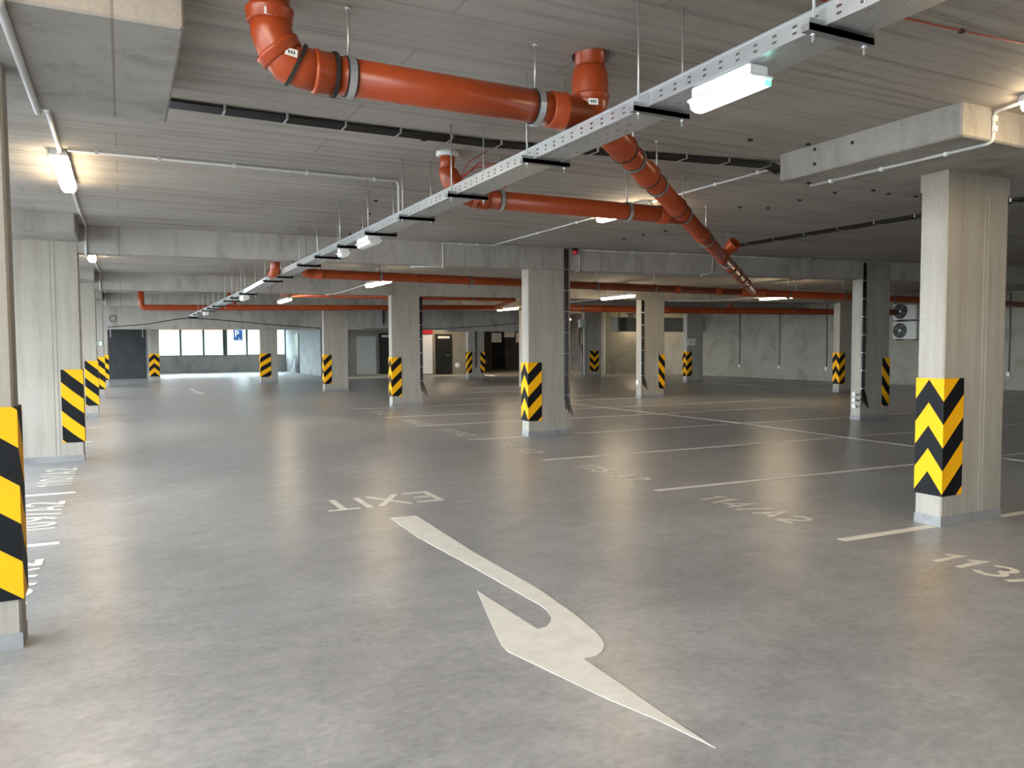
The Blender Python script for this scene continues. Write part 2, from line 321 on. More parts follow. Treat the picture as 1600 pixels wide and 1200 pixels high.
for i, (n, y) in enumerate((('113/A2', 3.56), ('114/A2', 6.04), ('115/A2', 8.36), ('116/A2', 10.9), ('117/A2', 13.3), ('118/A2', 15.5), ('119/A2', 17.9))):
    stroke_text(n, 'bay_number', 'road_paint', floor, (1.25, .31), (5.10, y, .0005), (0, -1, 0), (1, 0, 0))['label'] = 'white bay number %s on the floor' % n
for n, y in (('108/A2', 5.15), ('109/A2', 7.55), ('110/A2', 9.95), ('111/A2', 12.6)):
    stroke_text(n, 'bay_number', 'road_paint', floor, (1.4, .34), (-.56, y, .0005), (0, 1, 0), (-1, 0, 0))['label'] = 'white bay number %s on the floor' % n
jt = MB()
for (a, b_) in (((-.4, 33.3), (9, 32.3)), ): jt.hexa([(a[0], a[1]), (b_[0], b_[1]), (b_[0], b_[1]+.06), (a[0], a[1]+.06)], .0002, .0012)
jt.build('expansion_joint', 'joint', floor)

# ------------------------------------------------------------------ columns
def guard(col, x0, x1, y0, y1, side, shape, z0=.26, z1=1.25, per=.39, fw=.25):
    """foam corner guard: strip along side face + front face; shape = [(s, offset)] along the strip, s runs left to right"""
    t = .014
    if side == 'FL': path = [(x0-t, y1), (x0-t, (y0+y1)/2), (x0-t, y0-t), (x0+fw, y0-t)]; back = [(x0, y1), (x0, (y0+y1)/2), (x0, y0), (x0+fw, y0)]
    elif side == 'FR': path = [(x1-fw, y0-t), (x1-fw/2, y0-t), (x1+t, y0-t), (x1+t, y1)]; back = [(x1-fw, y0), (x1-fw/2, y0), (x1, y0), (x1, y1)]
    else: path = [(x0, y0-t), ((2*x0+x1)/3, y0-t), ((x0+x1)/2, y0-t), (x1, y0-t)]; back = [(p[0], y0) for p in path]
    g = MB(); F = []; n = len(path)
    for (px, py), s in zip(path, shape):
        for z in (z0, z1): g.v.append((px, py, z)); g.uv.append(((1.24+s-z)/per, 0))
    for (px, py), s in zip(back, shape):
        for z in (z0, z1): g.v.append((px, py, z)); g.uv.append(((1.24+s-z)/per, 0))
    for i in range(n-1):
        a = 2*i; F.append([a, a+2, a+3, a+1]); bk = 2*n
        F.append([bk+a+1, bk+a+3, bk+a+2, bk+a]); F.append([a+1, a+3, bk+a+3, bk+a+1]); F.append([bk+a, bk+a+2, a+2, a])
    e = 2*(n-1); bk = 2*n; F.append([1, bk+1, bk, 0]); F.append([e, bk+e, bk+e+1, e+1])
    g.f = F; g.smooth = [False]*len(F)
    return g.build('corner_guard', 'chevron_foam', col, uv=True)
ZIG = (-.17, 0, -.183, .07); DIAG = (.04, -.08, -.2, -.42); RISE = (-.42, -.30, -.183, .07)
def column(x0, y0, label, top, g=None, shape=ZIG, wx=.83, dep=.24, capital=False, fw=.25, both=None):
    x1, y1 = x0+wx, y0+dep
    t = thing('concrete_column', label, 'column', (x0+wx/2, y0+dep/2, 0), 'concrete columns carrying the ceiling')
    c = .012; gx = x0+wx*.60; gw = .011; gd = .006
    q = [(x0+c, y0)]
    for xg in (gx, gx+.05): q += [(xg, y0), (xg+gw*.3, y0+gd), (xg+gw*.7, y0+gd), (xg+gw, y0)]
    q += [(x1-c, y0), (x1, y0+c), (x1, y1-c), (x1-c, y1), (x0+c, y1), (x0, y1-c), (x0, y0+c)]
    MB().hexa(q, 0, top).build('shaft', 'column', t)
    if capital: MB().bbox(x0-.003, x1+.006, y0-.004, y1+.004, 2.82, 2.972, .001).build('capital', 'column', t)
    bm = MB(); e = .003
    for (a, b_, cc, d) in ((x0-e, x1+e, y0-e, y0), (x0-e, x1+e, y1, y1+e), (x0-e, x0, y0, y1), (x1, x1+e, y0, y1)): bm.box(a, b_, cc, d, 0, .085)
    bm.build('base_band', 'base_paint', t)
    if g: guard(t, x0, x1, y0, y1, g, shape, fw=fw)
    if both: guard(t, x0, x1, y0, y1, both[0], both[1], fw=fw)
    return t
cols = {}
cols['R1'] = column(6.1, 4.11, 'tall concrete column with zigzag guard beside bay number 113', 2.97, 'FL', ZIG, capital=True)
cols['C1'] = column(6.1, 11.48, 'concrete column with zigzag guard and three black cables beside bay number 116', 2.825, 'FL')
cols['C2'] = column(6.1, 18.86, 'concrete column with guard in line behind bay number 118', 2.825, 'FL')
cols['C3'] = column(6.1, 26.23, 'concrete column with guard between the exit lobby door and the aisle', 2.825, 'FL')
cols['L1'] = column(-1.33, 4.63, 'concrete side column with wide diagonal guard beside bay number 108', 2.98, 'FR', DIAG, dep=.2, fw=.30)
cols['L2'] = column(-1.33, 12.0, 'concrete side column with diagonal guard beside bay number 110', 2.98, 'FR', DIAG)
cols['L3'] = column(-1.33, 19.38, 'concrete side column with diagonal guard, second beyond bay number 110', 2.98, 'FR', DIAG)
cols['L4'] = column(-1.33, 26.75, 'concrete side column with green exit sign above its guard', 2.98, 'FR', DIAG)
cols['L5'] = column(-1.33, 34.16, 'concrete side column with guard against the black block wall', 2.25, 'FR', DIAG)
cols['D1'] = column(13.23, 10.67, 'concrete column with three small white junction boxes near its base', 2.825, 'FR', DIAG, fw=.2)
cols['D2'] = column(13.23, 18.04, 'concrete column with black cable ladder and one junction box', 2.825, 'FR', DIAG, fw=.2)
cols['D3'] = column(13.23, 25.4, 'concrete column in line with the black cable ladder column, further back', 2.825, 'FR', DIAG, fw=.2)
cols['E2'] = column(20.2, 17.1, 'concrete column with zigzag guard near the two fan units', 2.825, 'FL')
cols['E3'] = column(20.2, 24.478, 'concrete column with small number plate above zigzag guard', 2.825, 'FL')
cols['E4'] = column(19.6, 31.2, 'concrete column with chevron guard beside the yellow lit wall', 3.21, None, wx=.95); guard(cols['E4'], 19.9, 20.4, 31.2, 31.44, 'F', (.12, -.03, -.13, .12))
cols['B1'] = column(5.17, 33.68, 'concrete column standing before the parapet windows', 2.26, 'FL', RISE, wx=.7, fw=.42)
cols['B2'] = column(1.02, 37.0, 'narrow concrete column with upward chevrons between black wall and windows', 3.21, 'F', (-.2, -.06, 0, -.2), wx=.42)
cols['B3'] = column(9.0, 38.6, 'concrete column with diagonal guard at end of grey wall', 3.2, 'FL', RISE, wx=.5, fw=.3)
cols['D4'] = column(14.25, 32.745, 'concrete column with guards on both front corners beside black lobby door', 2.185, 'FR', DIAG, fw=.2, both=('FL', RISE))

# ------------------------------------------------------------------ walls and back of house
def swall(name, x0, x1, y0, y1, z0, z1, mat, label): return struct(MB().box(x0, x1, y0, y1, z0, z1).build(name, mat), label)
swall('wall_right', X1, X1+.2, Y0, Y1, 0, ZC, 'render_wall', 'plain pale rendered wall along the far bays')
swall('wall_rear', X0, X1, Y0-.2, Y0, 0, ZC, 'render_wall', 'plain rendered rear wall of the garage')
wl = struct(MB().box(X0-.2, X0, Y0, Y1, 0, .55).build('wall_left', 'back_wall'), 'side wall with open daylight bays above a parapet')
MB().box(X0-.2, X0, Y0, Y1, 3.0, ZC).build('lintel', 'back_wall', wl)
for k in range(-2, 7): MB().box(X0-.2, X0, 4.9+k*DY, 5.5+k*DY, .55, 3.0).build('pier', 'back_wall', wl)
wf = struct(MB().box(X0, 9.05, Y1, Y1+.2, 0, 1.0).build('wall_front', 'back_wall'), 'far wall with parapet below a band of windows')
MB().box(X0, 9.05, Y1, Y1+.2, 2.75, ZC).build('lintel', 'back_wall', wf); MB().box(X0, 1.75, Y1, Y1+.2, 1.0, 2.75).build('pier', 'back_wall', wf)
for i in range(9): MB().box(-.02+i*1.0, .97+i*1.0, Y1-.02, Y1, .02, .97).build('parapet_panel', 'back_wall', wf)
# far window band
wx0, wx1 = 1.75, 9.05; win = struct(MB().box(wx0, wx1, Y1+.02, Y1+.1, 1.0, 1.05).build('window_1', 'frame_metal'), 'band of tall window panes above the far parapet')
MB().box(wx0, wx1, Y1+.02, Y1+.1, 2.70, 2.75).build('window_head', 'frame_metal', win)
xs = [1.78, 3.05, 4.30, 5.50, 6.75, 8.0, 9.02]
for i, x in enumerate(xs): MB().box(x-.055-(.07 if i == 3 else 0), x+.055+(.07 if i == 3 else 0), Y1+.02, Y1+.1, 1.05, 2.70).build('mullion', 'frame_metal', win)
for a, b_ in zip(xs, xs[1:]): MB().box(a+.03, b_-.03, Y1+.055, Y1+.062, 1.05, 2.70).build('pane', 'pane_glass', win)
swall('wall_back_dark', -.75, 1.05, 42.0, 42.2, 0, ZC, 'dark_wall', 'black painted block wall beside the windows')
swall('wall_back_dark_return', -6.4, -.75, 42.0, 42.2, 0, ZC, 'dark_wall', 'black painted block wall behind the side columns')
swall('wall_lobby_side', 9.05, 9.25, 39.0, 49.0, 0, ZC, 'grey_wall', 'smooth grey wall beside the windows')
swall('wall_back', 9.05, 13.4, 39.4, 39.6, 0, ZC, 'back_wall', 'concrete wall behind the white door')
swall('wall_lobby_return', 13.2, 13.4, 36.9, 39.4, 0, ZC, 'render_wall', 'short return wall of the lit lobby')
swall('wall_lobby', 13.2, 16.6, 36.8, 37.0, 0, ZC, 'render_wall', 'pale lit lobby wall with a black door')
swall('wall_recess_side', 16.4, 16.6, 37.0, 43.4, 0, ZC, 'block_wall', 'block wall side of the recess')
swall('wall_recess', 16.4, 23.2, 43.4, 43.6, 0, ZC, 'block_wall', 'grey block wall with a black door in the recess')
swall('wall_store', 22.4, 26.0, 33.6, 33.8, 0, ZC, 'render_wall', 'pale wall warmed by a lamp next to a column')
swall('wall_store_side', 22.4, 22.6, 33.8, 43.4, 0, ZC, 'block_wall', 'block wall beside the recess')
struct(MB().box(9.2, 16.5, 36.0, 39.4, 0, .06).box(16.5, 22.4, 34.6, 43.4, 0, .06).build('floor_lobby_step', 'concrete_pale'), 'raised pale screed in front of the lobby doors')
def door(i, x0, x1, y, z1, mat, label, sign=None, handle=True, z0=.06):
    d = struct(MB().bbox(x0, x1, y-.05, y+.02, z0, z1, .008).build('door_%d' % i, mat), label)
    f = MB(); f.box(x0-.06, x0, y-.07, y+.01, z0, z1+.06).box(x1, x1+.06, y-.07, y+.01, z0, z1+.06).box(x0, x1, y-.07, y+.01, z1, z1+.06); f.build('door_frame', mat, d)
    if handle:
        h = MB(); h.tube([(x1-.1, y-.05, 1.05), (x1-.1, y-.10, 1.05), (x1-.24, y-.10, 1.05)], .012, 8); h.build('door_handle', 'galvanised', d)
    if sign:
        s = MB().box(x0+.06, x1-.06, y-.062, y-.051, z1-.16, z1-.04).build('door_sign', 'sign_white', d)
        if sign is not True: s['label'] = sign
    return d
door(1, 10.91, 11.83, 39.4, 2.0, 'door_white', 'tall plain white door leaf', handle=False)
door(2, 12.12, 12.95, 39.4, 2.15, 'door_black', 'black door beside the white door', sign='white sign strip across the door top')
door(3, 14.27, 15.03, 36.8, 2.06, 'door_black', 'black lobby door in the lit wall', sign='white sign strip across the door top')
door(4, 20.55, 21.3, 43.4, 2.3, 'door_black', 'black door in the block wall recess')
d = struct(MB().bbox(9.0, 9.06, 45.0, 46.0, .0, 2.3, .008).build('door_5', 'door_black'), 'narrow black door standing open in the grey wall')
MB().tube([(9.0, 45.2, 1.05), (8.95, 45.2, 1.05), (8.95, 45.32, 1.05)], .012, 8).build('door_handle', 'galvanised', d)
for x, nm in ((13.5, 1), ): swall('wall_lobby_panel', 13.42, 14.0, 36.68, 36.8, .12, 2.1, 'sign_white', 'bright white cabinet panel beside the lobby door')
# duct in front of the store wall
dt = thing('ventilation_duct', 'grey ventilation duct with dark grilles beside the yellow lit wall', 'duct', (20.9, 30.2, 2.11))
MB().bbox(20.6, 25.78, 29.9, 30.5, 2.15, 2.82, .02).build('duct_body', 'duct_grey', dt)
for x0, x1 in ((20.75, 21.1), (21.7, 22.3)):
    gr = MB().box(x0, x1, 29.88, 29.9, 2.2, 2.76).build('grille', 'ac_grille', dt)
    for z in (2.34, 2.48, 2.62): MB().box(x0, x1, 29.865, 29.88, z, z+.02).build('louvre', 'duct_grey', gr)
for x in (20.9, 23.0, 25.2): MB().box(x-.02, x+.02, 30.18, 30.22, 2.8, ZC).build('hanger', 'steel_rod', dt)

# ------------------------------------------------------------------ lamps
def lamp_proto(name, L, wd, hh, label, group, mat='diffuser'):
    """linear fitting along Y, origin at its top centre"""
    t = thing(name, label, 'lamp', (0, 0, 0), group); a = wd/2
    MB().poly([(x*s, y, z) for y in (-L/2, L/2) for x, s, z in ((-a*.62, 1, 0), (a*.62, 1, 0), (a, 1, -hh*.42), (a, 1, -hh*.5), (-a, 1, -hh*.5), (-a, 1, -hh*.42))], [[0, 1, 2, 3, 4, 5], [11, 10, 9, 8, 7, 6]]+[[i, 6+i, 6+(i+1) % 6, (i+1) % 6] for i in range(6)]).build('housing', 'lamp_housing', t)
    prof = [(-a*.95, -hh*.5), (-a*.9, -hh*.8), (-a*.6, -hh), (a*.6, -hh), (a*.9, -hh*.8), (a*.95, -hh*.5)]; y0, y1 = -L/2+.012, L/2-.012
    pts = [(x*.9, y0, z) for x, z in prof]+[(x, y0+.04, z) for x, z in prof]+[(x, y1-.04, z) for x, z in prof]+[(x*.9, y1, z) for x, z in prof]
    F = [[0, 1, 2, 3, 4, 5], [23, 22, 21, 20, 19, 18]]+[[k*6+i, k*6+6+i, k*6+6+(i+1) % 6, k*6+(i+1) % 6] for k in range(3) for i in range(6)]
    MB().poly(pts, F).build('diffuser', mat, t)
    for s in (-1, 1):
        for y in (-L*.3, L*.3): MB().box(s*a-.006, s*a+.006, y-.02, y+.02, -hh*.62, -hh*.36).build('clip', 'galvanised', t)
    for y in (-L/2-.01, L/2+.01): MB().tube([(0, y-.02, -hh*.28), (0, y+.02, -hh*.28)], .014, 8).build('cable_gland', 'grey_conduit', t)
    return t
G1 = 'linear lamps under the ceiling'
lp = lamp_proto('linear_lamp', 1.45, .14, .11, 'glowing lamp in line with bay number 109', G1)
lp.location = (-.43, 8.22, ZC)
for (x, y, z, lab) in ((-.44, 15.3, ZC, 'glowing lamp between the first two side column drop panels'), (-.43, 2.55, ZC, 'lamp just before the side column drop panel'), (-.43, -3.5, ZC, 'lamp above the side bays near the rear wall'),
        (-.42, 29.7, ZC, 'glowing lamp high before the deep back beam'),
        (5.44, 7.78, ZC, 'glowing ceiling lamp beside the short orange branch pipe'), (5.44, 2.42, ZC, 'glowing ceiling lamp before the drop panel of the tall column'), (5.44, -2.6, ZC, 'ceiling lamp over the numbered bays before bay number 113'),
        (4.65, 15.2, 2.88, 'bright lamp hung below the beam beside the second red pipe'), (15.5, 15.0, 2.83, 'glowing lamp below the junction of diagonal and cross pipes'), (11.85, 17.2, 2.88, 'glowing lamp near the column with black cable ladder'),
        (12.1, 24.3, 2.88, 'glowing lamp under the pipe elbow near the lobby'), (4.05, 22.0, 2.88, 'lamp under the ceiling panel before the far orange pipe'), (20.3, 34.4, 2.9, 'small far lamp beside the ventilation duct'),
        (14.4, 35.6, 2.9, 'lamp lighting the lobby door wall'), (24.0, 32.8, 2.9, 'lamp lighting the yellow store wall')):
    d = dup(lp, (x, y, z), lab)
    if (x, y) in ((-.43, 2.55), (-.43, -3.5), (5.44, -2.6)): d.name = 'linear_lamp_offscreen'
    if lab.startswith('glowing ceiling lamp beside the short'): d.scale = (1, .70, 1)
    if z < ZC:
        for dy in (-.5, .5): MB().tube([(x, y+dy, z-.01), (x, y+dy, ZC+.01)], .006, 6).build('hanging_rod', 'steel_rod', d)

# ------------------------------------------------------------------ cable tray
TX0, TX1, TZ, TH = 2.275, 2.475, 2.685, .07
tr = thing('cable_tray', 'long galvanised perforated cable tray hung on rods along the aisle', 'cable tray', (2.375, 10, TZ))
def perforated(y0, y1, axis, fixed, lo, hi, name, hy, hz, step):
    """sheet in Y and (z or x) with rows of slots left out"""
    g = MB(); ny = int(round((y1-y0)/step)); cuts = [lo]
    for c in hz: cuts += [c-hy[1]/2, c+hy[1]/2]
    cuts.append(hi); pt = (lambda y, q: (fixed, y, q)) if axis == 'z' else (lambda y, q: (q, y, fixed))
    vs = {}; F = []
    def vid(y, q):
        k = (round(y, 4), round(q, 4))
        if k not in vs: vs[k] = len(g.v); g.v.append(pt(y, q))
        return vs[k]
    for i in range(ny):
        a = y0+i*step; ys = [a, a+step/2-hy[0]/2, a+step/2+hy[0]/2, a+step]
        for j in range(3):
            for c in range(len(cuts)-1):
                if j == 1 and c % 2 == 1: continue
                F.append([vid(ys[j], cuts[c]), vid(ys[j+1], cuts[c]), vid(ys[j+1], cuts[c+1]), vid(ys[j], cuts[c+1])])
    g.f = F; g.smooth = [False]*len(F)
    return g.build(name, 'galvanised', tr, solid=.0015)
FAR = (2.03, 2.22, 2.53)
for (ya, yb, tx0, tx1, tz) in ((-5.9, 14.1, TX0, TX1, TZ), (14.9, 28.3, *FAR)):
    perforated(ya, yb, 'z', tx0, tz, tz+TH, 'side_rail', (.022, .009), (tz+.022, tz+.046), .1)
    perforated(ya, yb, 'z', tx1, tz, tz+TH, 'side_rail', (.022, .009), (tz+.022, tz+.046), .1)
    perforated(ya, yb, 'x', tz, tx0, tx1, 'tray_floor', (.04, .008), (tx0+.03, tx0+.1, tx0+.16), .1)
    for x in (tx0-.006, tx1-.006): MB().box(x, x+.012, ya, yb, tz+TH-.002, tz+TH+.006).build('rail_lip', 'galvanised', tr)
    y = ya+3
    while y < yb-1:
        for x in (tx0-.003, tx1+.001): MB().box(x, x+.002, y-.06, y+.06, tz+.006, tz+TH-.006).build('splice_plate', 'galvanised', tr)
        y += 3
st_ = MB()
for (xa, xb) in ((TX0, FAR[0]), (TX1, FAR[1])): st_.poly([(xa, 14.1, TZ), (xb, 14.9, FAR[2]), (xb, 14.9, FAR[2]+TH), (xa, 14.1, TZ+TH)], [[0, 1, 2, 3]])
st_.poly([(TX0, 14.1, TZ), (TX1, 14.1, TZ), (FAR[1], 14.9, FAR[2]), (FAR[0], 14.9, FAR[2])], [[0, 1, 2, 3]]); st_.build('offset_piece', 'galvanised', tr, solid=.0015)
ty = [-3.4, -1.6, -.2, .93, 2.03, 3.08, 4.22, 5.43, 6.56, 7.63, 8.75, 9.9, 11.0, 13.0, 13.9, 15.1, 16.4, 17.6, 19.9, 21.2, 22.6, 24.1, 25.4, 27.4, 28.2]
for y in ty:
    tx0, tx1, tz = (TX0, TX1, TZ) if y < 14.5 else FAR
    h = MB().box(tx0-.075, tx1+.06, y-.02, y+.02, tz-.025, tz-.001).box(tx0-.075, tx1+.06, y-.02, y-.016, tz-.025, tz+.016).build('trapeze', 'dark_steel', tr)
    for x in (tx0-.035, tx1+.03):
        zt = ZC+.01 if not any(rowy(x, k)-.02 < y < rowy(x, k)+.26 for k in (1, 2, 3)) else 2.83
        MB().tube([(x, y, tz-.06), (x, y, zt)], .0055, 6).build('threaded_rod', 'steel_rod', h)
        MB().tube([(x, y, tz-.036), (x, y, tz-.025)], .011, 6).build('nut', 'galvanised', h)
# lamps clipped under the tray
def tray_light(y, L, wd, mat, label, led=False):
    x, z = (2.335, TZ-.002) if y < 14.5 else (2.12, FAR[2]-.002); t = thing('emergency_light', label, 'emergency light', (x, y, z), 'emergency lights under the cable tray'); a = wd/2
    MB().bbox(x-a*.85, x+a*.85, y-L/2+.02, y+L/2-.02, z-.05, z, .008).build('housing', 'white_plastic', t)
    MB().bbox(x-a, x+a, y-L/2, y+L/2, z-.062, z-.048, .005).build('rim', 'white_plastic', t)
    df = MB(); prof = [(-a*.9, -.06), (-a*.75, -.09), (-a*.3, -.10), (a*.3, -.10), (a*.75, -.09), (a*.9, -.06)]
    pts = [(x+p*.9, y-L/2+.01, z+q) for p, q in prof]+[(x+p*.9, y+L/2-.01, z+q) for p, q in prof]
    df.poly(pts, [[0, 1, 2, 3, 4, 5], [11, 10, 9, 8, 7, 6]]+[[i, 6+i, 6+(i+1) % 6, (i+1) % 6] for i in range(6)]); df.build('lens', mat, t)
    if led: MB().bbox(x+a*.2, x+a*.75, y-L/2-.002, y-L/2+.03, z-.09, z-.066, .003).build('indicator', 'green_led', t)
tray_light(2.57, .40, .125, 'diffuser_cold', 'lit cold white emergency light clipped under the tray', True)
tray_light(7.95, .5, .15, 'unlit_cover', 'unlit white emergency light under the tray before the first beam')
tray_light(8.98, .2, .12, 'unlit_cover', 'small white sensor box under the tray')
tray_light(15.6, .5, .14, 'unlit_cover', 'unlit white emergency light far along the tray')
tray_light(23.3, .5, .14, 'unlit_cover', 'unlit white emergency light near the far tray end')

# ------------------------------------------------------------------ drain pipes
def arc(a, b_, c, n=6, r=.12):
    """replace corner b by a rounded bend"""
    A, B, D = Vector(a), Vector(b_), Vector(c); p = B+(A-B).normalized()*r; q = B+(D-B).normalized()*r
    return [((1-t)**2*p+2*t*(1-t)*B+t*t*q) for t in [i/n for i in range(n+1)]]
def sock(t, c, ax, r, L=.10, name='socket'):
    c = Vector(c); ax = Vector(ax).normalized(); k = 1.10
    return MB().tube([c-ax*L/2, c-ax*(L/2-.006), c+ax*(L/2-.03), c+ax*(L/2-.02), c+ax*(L/2-.008), c+ax*L/2], [r*1.01, r*k, r*k, r*k*1.06, r*k*1.06, r*1.01], 24).build(name, 'orange_pvc', t)
def seal(t, c, ax, r): return MB().ring(c, ax, r*1.0, r*1.2, .016, 24).build('rubber_seal', 'rubber', t)
def clamp(t, c, ax, r, top=ZC, mat='dark_steel'):
    b_ = MB().ring(c, ax, r*1.0, r*1.07+.006, .035, 24).build('clamp', mat, t)
    MB().ring(c, ax, r, r*1.05+.002, .05, 24).build('clamp_lining', 'rubber', b_)
    c = Vector(c); MB().tube([(c.x, c.y, c.z+r), (c.x, c.y, top+.01)], .007, 8).build('hanging_rod', 'steel_rod', b_)
    MB().tube([(c.x, c.y, top-.012), (c.x, c.y, top+.001)], .016, 8).build('anchor', 'galvanised', b_)
def sticker(t, c, ux, uz, txt=True):
    c = Vector(c); ux = Vector(ux).normalized(); uz = Vector(uz).normalized(); n = ux.cross(uz); s = MB()
    P = [c+ux*a+uz*b_+n*d for d in (0, .002) for a, b_ in ((-.028, -.017), (.028, -.017), (.028, .017), (-.028, .017))]
    o = s.poly(P, [[3, 2, 1, 0], [4, 5, 6, 7], [0, 1, 5, 4], [1, 2, 6, 5], [2, 3, 7, 6], [3, 0, 4, 7]]).build('sticker', 'sticker', t)
    q = MB()
    for a in (-.012, .0, .012):
        P = [c+n*.0026+ux*(a+da)+uz*db for da, db in ((-.004, -.007), (.004, -.007), (.004, .007), (-.004, .007))]; q.poly(P, [[0, 1, 2, 3]])
    q.build('print', 'sticker_ink', t)
# A: overhead run from the bend to the riser
rA = .09; yA = 3.80
pA = thing('drain_pipe', 'thick orange drain pipe with double bend rising into the ceiling', 'pipe', (.66, yA, 2.84), 'orange drain pipes under the ceiling')
MB().tube([(.655, yA, 3.215), (.66, yA, 3.05)], rA*1.02, 28).build('riser', 'orange_pvc', pA)
el = [(.66, yA, 3.10), (.665, yA, 3.02), (.69, yA, 2.95), (.735, yA, 2.89), (.80, yA, 2.878), (.88, yA, 2.868)]
MB().tube(el, rA*1.07, 28).build('bend', 'orange_pvc', pA)
sock(pA, (.658, yA, 3.09), (0, 0, 1), rA*1.07, .07); sock(pA, (.70, yA, 2.935), (-.6, 0, .8), rA*1.07, .06); sock(pA, (.90, yA, 2.868), (-1, 0, 0), rA, .10); seal(pA, (.955, yA, 2.866), (1, 0, 0), rA); seal(pA, (.775, yA, 2.885), (.9, 0, -.42), rA*1.0)
MB().tube([(.86, yA, 2.868), (2.40, yA, 2.858)], rA, 28).build('pipe', 'orange_pvc', pA)
clamp(pA, (1.03, yA, 2.866), (1, 0, 0), rA, mat='galvanised'); clamp(pA, (2.07, yA, 2.859), (1, 0, 0), rA, mat='galvanised'); sock(pA, (2.20, yA, 2.859), (1, 0, 0), rA, .10)
sticker(pA, (.645, yA-rA*1.1, 3.075), (1, 0, 0), (0, .0, 1)); sticker(pA, (.735, yA-rA*1.1, 2.905), (1, 0, -.15), (.15, 0, 1))
# riser with tee and the diagonal run
rC = .082; T0 = Vector((2.44, yA, 2.866)); T1 = Vector((12.5, 12.9, 2.70)); dC = (T1-T0).normalized()
pC = thing('drain_pipe', 'long orange drain pipe running diagonally from riser to far red pipe', 'pipe', tuple(T0), 'orange drain pipes under the ceiling')
MB().tube([(2.425, yA, 3.475), (2.425, yA, 3.04)], .086, 28).build('riser', 'orange_pvc', pC)
MB().tube([(2.425, yA, 3.13), (2.425, yA, 3.11), (2.425, yA, 3.08), (2.425, yA, 3.03), (2.425, yA, 2.97), (2.425, yA, 2.93)], [.086, .094, .102, .106, .102, .098], 28).build('sleeve', 'orange_pvc', pC)
MB().tube([(2.425, yA, 2.96), (2.425, yA, 2.93), (2.43, yA+.01, 2.885), (2.47, yA+.04, 2.868), (2.56, yA+.12, 2.863)], [.104, .108, .098, .092, .088], 28).build('bend', 'orange_pvc', pC)
sock(pC, (2.425, yA, 2.95), (0, 0, 1), .097, .05); sticker(pC, (2.385, yA-.098, 2.905), (1, -.3, 0), (0, 0, 1))
MB().tube([T0+dC*.1, T1], rC, 24).build('pipe', 'orange_pvc', pC)
for s, L in ((.62, .34), (1.55, .16), (2.9, .2), (4.75, .16), (6.9, .24), (8.3, .16), (9.3, .2), (10.3, .18), (11.3, .16)):
    c = T0+dC*s; sock(pC, c, dC, rC, L); seal(pC, c+dC*(L/2+.008), dC, rC)
for s in (1.1, 2.0, 3.4, 5.2, 7.7, 10.8): clamp(pC, T0+dC*s, dC, rC)
jb = T0+dC*7.0; bd = Vector((.10, -.80, .60)).normalized()
MB().tube([jb, jb+bd*.13, jb+bd*.25], [rC*.9, rC*.9, rC*.9], 20, caps=False).build('branch', 'orange_pvc', pC)
MB().ring(jb+bd*.25, bd, rC*.88, rC*1.14, .09, 20).build('branch_socket', 'orange_pvc', pC)
# B: short branch with its own riser
rB = .08; B0 = (2.53, 6.22, 3.215)
pB = thing('drain_pipe', 'short orange branch pipe with white ceiling collar', 'pipe', (2.53, 6.22, 2.82), 'orange drain pipes under the ceiling')
MB().tube([B0, (2.53, 6.22, 3.02)], .066, 24).build('riser', 'orange_pvc', pB); MB().tube([(2.53, 6.22, 3.21), (2.53, 6.22, 3.17), (2.53, 6.22, 3.16)], [.098, .098, .085], 24).build('ceiling_collar', 'white_plastic', pB)['label'] = 'white ceiling collar'
MB().tube([(2.53, 6.22, 3.06), (2.53, 6.22, 3.04), (2.56, 6.22, 2.97), (2.60, 6.20, 2.90), (2.68, 6.18, 2.84), (2.80, 6.17, 2.815)], [.07, .082, .09, .086, .084, .083], 24).build('bend', 'orange_pvc', pB)
jB = T0+dC*3.0; eB = Vector((jB.x+.05, 6.1, 2.80)); MB().tube([(2.72, 6.17, 2.82), (4.55, 6.12, 2.812), (4.95, 6.07, 2.80)], rB, 24).build('pipe', 'orange_pvc', pB)
sock(pB, (2.83, 6.17, 2.82), (1, 0, 0), rB, .10); clamp(pB, (3.0, 6.165, 2.82), (1, 0, 0), rB, mat='galvanised'); clamp(pB, (4.33, 6.13, 2.813), (1, 0, 0), rB, mat='galvanised'); sock(pB, (4.72, 6.1, 2.806), (1, -.05, 0), rB, .10)
# D: cross run behind the first beam
rD = .076
pD = thing('drain_pipe', 'red orange cross pipe behind the first beam meeting the diagonal pipe', 'pipe', (2.6, 12.55, 2.71), 'orange drain pipes under the ceiling')
MB().tube([(2.19, 12.62, 3.215), (2.19, 12.62, 2.8), (2.19, 12.64, 2.74), (2.19, 12.70, 2.715), (2.19, 12.95, 2.71)], rD, 20).build('riser', 'orange_pvc', pD)
yD = lambda x: 12.55+(x-2.6)*.068
MB().tube([(2.62, 12.55, 3.21), (2.62, 12.55, 2.86)]+arc((2.62, 12.55, 2.86), (2.63, 12.55, 2.71), (3.0, yD(3), 2.71), 5, .1)+[(12.6, yD(12.6), 2.705)], rD, 20).build('pipe', 'orange_pvc', pD); MB().tube([(12.4, yD(12.4), 2.705), (18.6, yD(18.6), 2.70), (25.7, yD(25.7), 2.69)], rD*1.15, 20).build('pipe', 'orange_pvc', pD)
for x in (2.85, 7.1, 10.5, 11.7, 13.2): sock(pD, (x, yD(x), 2.707), (1, .068, 0), rD*(1 if x < 12.5 else 1.15), .14)
for x in (3.9, 5.6, 8.4, 9.9): clamp(pD, (x, yD(x), 2.708), (1, .068, 0), rD)
for x in (14, 16.0, 18.0, 21.5): clamp(pD, (x, yD(x), 2.70), (1, .068, 0), rD*1.15)
